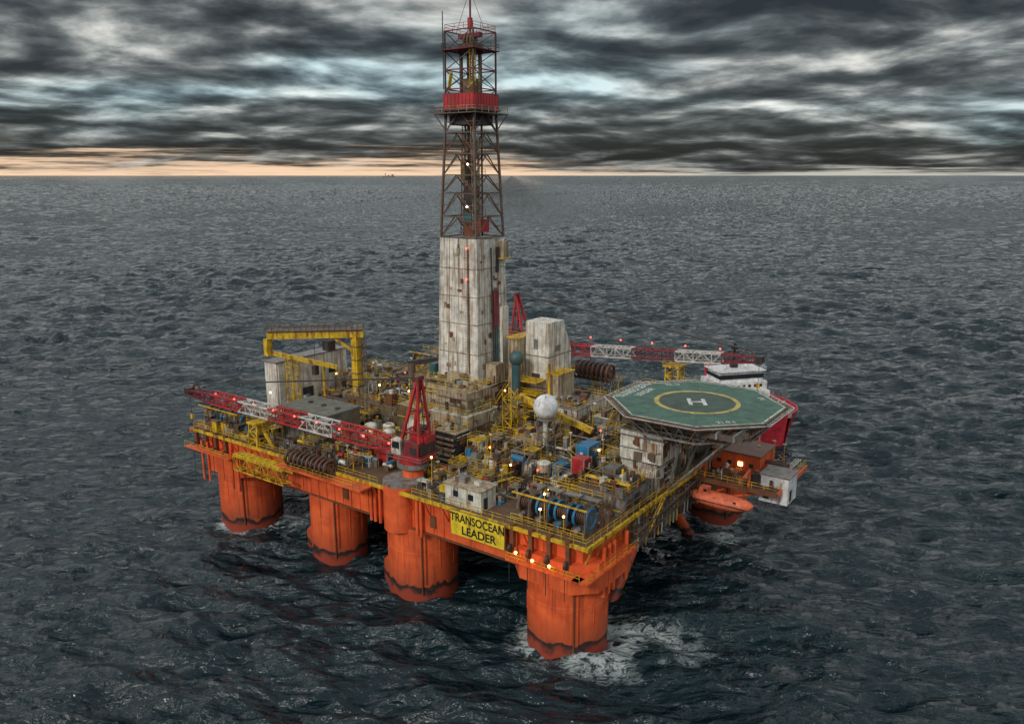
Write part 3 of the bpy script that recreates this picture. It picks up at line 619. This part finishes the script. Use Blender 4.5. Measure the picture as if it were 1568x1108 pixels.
b.box(48,57,6,14,19.4,23.0,'orange');b.box(47.8,57.2,5.8,14.2,23.0,23.2,'rust')
for x in(49,51,53,55): b.box(x,x+.8,5.93,6,20.8,21.5,'lampwarm' if x==53 else 'dark')
for x in(49,57): 
    b.beam((x,.5,19.4),(x,.5,22.4),.35,'orange');b.beam((x,.5,22.4),(x,-2.2,21.8),.35,'orange');b.beam((x,-2.2,21.8),(x,-2.0,18.2),.06,'dark')
b.done()
def lifeboat(cx,cy,cz,L=11.5,Wd=3.4):
    vs=[];n=22;k=20
    l=B('lifeboat')
    for i in range(n+1):
        t=-1+2*i/n;s=max(.02,(1-abs(t)**2.6))**.6
        for j in range(k):
            a=2*math.pi*j/k;yy=math.cos(a)*Wd/2*s;zz=math.sin(a);zz=zz*1.35*s if zz>0 else zz*1.45*(s**.7)
            vs.append((cx+t*L/2,cy+yy,cz+zz+.3*t*t))
    fs=[(i*k+j,i*k+(j+1)%k,(i+1)*k+(j+1)%k,(i+1)*k+j) for i in range(n) for j in range(k)]
    l.add(vs,fs,'lifeorange',True)
    l.box(cx-L*.40,cx+L*.40,cy-Wd/2-.05,cy-Wd/2+.12,cz-.1,cz+.05,'dark');l.box(cx-3.8,cx-2.2,cy-.8,cy+.8,cz+1.0,cz+2.0,'lifeorange');l.box(cx-3.0,cx-2.4,cy-.86,cy-.8,cz+1.35,cz+1.8,'glass')
    for x in(-1,.8,2.6): l.box(cx+x,cx+x+.5,cy-1.42,cy-1.25,cz+.5,cz+.8,'glass')
    for x in(-4,4): l.cyl((cx+x,cy,cz+.8),(cx+x,cy,cz+2.6),.1,'steel',6)
    l.done()
lifeboat(53.2,-2,16.7)
lifeboat(53,18.5,16)
# ---------------- lamps ----------------
b=B('deck_lamps',RIG)
for i in range(44):
    x,y=U(-48,46),U(-36,20);z=U(21.5,27) if abs(y)>14 else U(25,31)
    b.sphere((x,y,z),.18,random.choice(['lampwarm','lampwarm','lampwarm','lampwarm','lampwhite','lampred']),8,6);b.cyl((x,y,20),(x,y,z-.1),.06,'yellow',5)
for x,y,z in[(36,-39.6,17),(39,-39.6,16.6),(42,-39.6,16.6)]: b.sphere((x,y,z),.22,'lampwarm',8,6)
for k in range(9): b.sphere((6-k*6.2,-35.2,27.0+k*.1),.2,'lampred',8,6)
for k in range(6): b.sphere((-2+k*8,33,34.2+.3*k),.2,'lampred',8,6)
for z in(58,74,66,52): b.sphere((dx+2.4,dy-hw(z)-.4,z),.18,'lampwhite' if z>60 else 'lampred',8,6)
b.done()
# ---------------- supply ship ----------------
shd=Vector((.25,-1,0)).normalized();ship_ang=math.atan2(shd.y,shd.x)
SW=Matrix.Translation((67,238,-.5))@Matrix.Rotation(ship_ang,4,'Z')@Matrix.Scale(.97,4)
SR=root('supply_ship',SW)
b=B('hull',SR)
secs=[(-20,8.5,8.5,3.5),(-6,9.2,9.2,4),(-5.9,9.2,9.4,8),(8,8.8,9.8,8.6),(18,6,9.2,9.3),(25,3.2,7.2,9.8),(30,1.0,4.2,10.2),(33,.2,.6,10.4)]
vs=[]
for x,wb,wt,zt in secs: vs+=[(x-(2.5 if x>28 else 0),-wb,-2),(x,-wt,zt),(x,wt,zt),(x-(2.5 if x>28 else 0),wb,-2)]
fs=[]
for i in range(len(secs)-1):
    o=i*4;fs+=[(o,o+4,o+5,o+1),(o+3,o+2,o+6,o+7)]
fs+=[(0,1,2,3)]
b.add(vs,fs,'shipred')
dk=[]
for x,wb,wt,zt in secs: dk+=[(x,-wt*.98,zt-1.2),(x,wt*.98,zt-1.2)]
b.add(dk,[(2*i,2*i+2,2*i+3,2*i+1) for i in range(len(secs)-1)],'greengrey')
for i in range(2,len(secs)-1):
    for s in(-1,1): b.beam((secs[i][0],s*secs[i][2],secs[i][3]+.1),(secs[i+1][0],s*secs[i+1][2],secs[i+1][3]+.1),.35,'shipred')
b.done()
b=B('superstructure',SR)
b.box(-5,8,-9,9,6.8,10,'shipwhite');b.box(-4,7,-8.4,8.4,10,12.8,'shipwhite');b.box(-2.5,6.2,-7.4,7.4,12.8,16,'shipwhite',taper=.93)
b.box(6.2,6.4,-7.4,7.4,13.9,15.2,'glass')
for y in np.arange(-7.5,7.5,1.9): b.box(7,7.06,y,y+.9,11.2,12,'glass');b.box(8,8.06,y,y+.9,8,8.9,'glass')
b.box(-2.5,6.2,7.1,7.35,13.9,15.0,'glass');b.box(-2.5,6.2,-7.35,-7.1,13.9,15.0,'glass')
b.box(-3,6.8,-8,8,16,16.25,'shipwhite');b.cyl((1,0,16),(1,0,24),.4,'blackpaint',8);b.box(.4,1.6,-2.2,2.2,19,19.4,'blackpaint');b.box(.5,1.5,-1.6,1.6,21,21.3,'blackpaint');b.box(.2,1.8,-1,1,16,18.6,'blackpaint');b.box(.2,1.8,-.8,.8,22,23,'blackpaint')
b.sphere((3,3,17.2),.9,'shipwhite');b.sphere((3,-4,17),.7,'shipwhite');b.box(-4.5,-3,-7,-5,10,16.5,'shipred');b.box(-4.5,-3,5,7,10,16.5,'shipred')
b.cyl((16,0,8),(16,0,10),1,'grey',12);b.box(12,15,-3,3,7.5,9.3,'shipwhite');b.box(20,22,-1.5,1.5,8.2,9.5,'lifeorange');b.cyl((27,0,8.5),(27,0,13),.15,'shipwhite',6)
b.rail([(-3,-8,16.2),(6.8,-8,16.2),(6.8,8,16.2),(-3,8,16.2)],'shipwhite')
b.done()
b=B('distant_ship',None,Matrix.Translation((-3750,25000,0))@Matrix.Scale(1.6,4));b.box(-130,120,-15,15,0,20,'grey');b.box(60,100,-12,12,20,55,'grey');b.box(-60,-50,-5,5,20,80,'grey');b.box(-10,20,-9,9,20,40,'rust');b.done()
# ---------------- sea ----------------
def axis_g(s0,c0,c1,hi,g,g2):
    a=list(np.arange(c0,c1,s0));v=a[-1]
    while v<hi:
        v+=max(s0,(g if v<6000 else g2)*abs(v));a.append(v)
    return a
xp=axis_g(.55,0,75,90000,.0100,.04);xs=np.array([-v for v in xp[::-1][:-1]]+xp)
yp=axis_g(.45,30,190,90000,.0036,.02);yn=[30-v for v in axis_g(1.5,0,40,90000,.06,.1)][::-1][:-1];ys=np.array(yn+yp)
nx,ny=len(xs),len(ys)
GX,GY=np.meshgrid(xs,ys)
SX=np.gradient(xs)[None,:];SY=np.gradient(ys)[:,None]
Zs=np.zeros_like(GX)
wd=math.radians(-97)
for k in range(90):
    lam=1.8*(24/1.8)**(rs.rand()**.9);kk=2*math.pi/lam
    a_=wd+rs.randn()*.42
    amp=.0160*lam**.82
    kx,ky=kk*math.cos(a_),kk*math.sin(a_)
    lx=2*math.pi/max(abs(kx),1e-6);ly=2*math.pi/max(abs(ky),1e-6)
    fade=np.clip((lx/SX-2.5)/2.0,0,1)*np.clip((ly/SY-2.5)/2.0,0,1)
    ph=kx*GX+ky*GY+rs.rand()*6.28
    Zs+=amp*fade*(np.sin(ph)-.35*np.cos(2*ph))
# distant swell: keeps the far water rough up to the horizon
wf=np.clip((GY-900)/1500,0,1)
rn=rs.randn(ny,nx);rn=rn+.7*np.roll(rn,1,0);rn=rn+.6*np.roll(rn,1,1)
Zs+=wf*np.minimum(.24*SY,3.0)*rn*.6
# calm/ruffled patches
patch=1+.28*np.sin(GX*.021+GY*.013+1.3)*np.sin(GY*.017-GX*.008)+.2*np.sin(GX*.008-GY*.006+.4)
Zs*=patch
colw=[]
for x,r in cols:
    for y in(-31,31): 
        p=R@Vector((x,y,0));colw.append((p.x,p.y,r))
foam=np.zeros_like(GX)
for (x,y,r),st in zip(colw,[.95,.35,.25,.1,.2,.1,.6,.15]):
    d=np.hypot(GX-x,GY-y)-r
    foam+=st*np.exp(-np.clip(d,0,None)/1.4)
    d2=np.hypot((GX-x-6)/2.0,(GY-y+5));foam+=st*.62*np.exp(-(d2/7.5)**2)
sp_=R@Vector((46,16,0));foam+=.75*np.exp(-(np.hypot((GX-sp_.x)/1.6,(GY-sp_.y))/6)**2)
sp_=R@Vector((47,-24,0));foam+=.6*np.exp(-(np.hypot((GX-sp_.x)/1.6,(GY-sp_.y))/7)**2)
co=np.stack([GX,GY,Zs],-1).reshape(-1,3).astype(np.float32)
idx=np.arange(nx*ny).reshape(ny,nx)
q=np.stack([idx[:-1,:-1],idx[:-1,1:],idx[1:,1:],idx[1:,:-1]],-1).reshape(-1,4).astype(np.int32)
me=bpy.data.meshes.new('sea');me.vertices.add(len(co));me.vertices.foreach_set('co',co.ravel())
me.loops.add(q.size);me.loops.foreach_set('vertex_index',q.ravel());me.polygons.add(len(q))
me.polygons.foreach_set('loop_start',np.arange(0,q.size,4,dtype=np.int32));me.polygons.foreach_set('loop_total',np.full(len(q),4,dtype=np.int32))
me.polygons.foreach_set('use_smooth',np.ones(len(q),dtype=bool));me.update(calc_edges=True)
at=me.attributes.new('foam','FLOAT','POINT');at.data.foreach_set('value',foam.ravel().astype(np.float32))
sea=bpy.data.objects.new('sea',me);sc.collection.objects.link(sea)
m=bpy.data.materials.new('water');m.use_nodes=True;t=NT(m.node_tree);P=t.N['Principled BSDF']
tc=t.nd('ShaderNodeTexCoord').outputs['Object']
P.inputs['IOR'].default_value=1.42
r1=t.noise(tc,.7,4,.58,.3,(5,0,0),(.55,1.2,1),(0,0,.1));big=t.noise(tc,.018,3,.6,.4,(7,2,0),(.6,1.3,1))
r2=t.noise(tc,.085,3,.58,.3,(2,9,0),(.45,1.3,1),(0,0,-.08))
bp=t.nd('ShaderNodeBump');bp.inputs['Strength'].default_value=1;bp.inputs['Distance'].default_value=1.0
hgt=t.M('ADD',t.M('MULTIPLY',r1,t.M('ADD',.25,t.M('MULTIPLY',big,1.6))),t.M('MULTIPLY',r2,7.5))
t.L.new(hgt,bp.inputs['Height']);t.L.new(bp.outputs[0],P.inputs['Normal'])
fa=t.nd('ShaderNodeAttribute',attribute_name='foam').outputs['Fac']
fn=t.noise(tc,.42,5,.70,1.0,(1,2,0),(.7,1.2,1))
fb=t.ramp(t.noise(tc,.13,3,.6,.5,(4,4,0)),[(.38,.35),(.6,1.25)])
rg=t.M('SUBTRACT',1.0,t.M('MULTIPLY',t.M('ABSOLUTE',t.M('SUBTRACT',fn,.5)),7.0))
fmask=t.ramp(t.M('MULTIPLY',t.M('MULTIPLY',rg,fa),fb),[(.20,0),(.60,.75)])
colr=t.mix(t.ramp(big,[(.3,0),(.7,1)]),(.004,.014,.019),(.007,.024,.030))
t.L.new(t.mix(fmask,colr,(.45,.52,.52)),P.inputs['Base Color']);t.L.new(t.M('ADD',.08,t.M('MULTIPLY',fmask,.5)),P.inputs['Roughness'])
me.materials.append(m)
# ---------------- light / camera ----------------
sl=bpy.data.lights.new('sun','SUN');sl.energy=1.5;sl.angle=math.radians(10);sl.color=(1,.93,.85);so=bpy.data.objects.new('sun',sl);sc.collection.objects.link(so)
az=math.radians(215);el=math.radians(32)
dirv=Vector((math.sin(az)*math.cos(el),math.cos(az)*math.cos(el),math.sin(el)));so.rotation_euler=dirv.to_track_quat('Z','Y').to_euler()
cd=bpy.data.cameras.new('camera');cam=bpy.data.objects.new('camera',cd);sc.collection.objects.link(cam);sc.camera=cam
cd.lens=f/1568*36;cd.sensor_width=36;cd.clip_end=300000;cd.clip_start=1;cam.location=(0,0,H);cam.rotation_euler=(math.pi/2-th,0,0)
sc.view_settings.view_transform='Standard';sc.view_settings.look='None';sc.view_settings.exposure=0
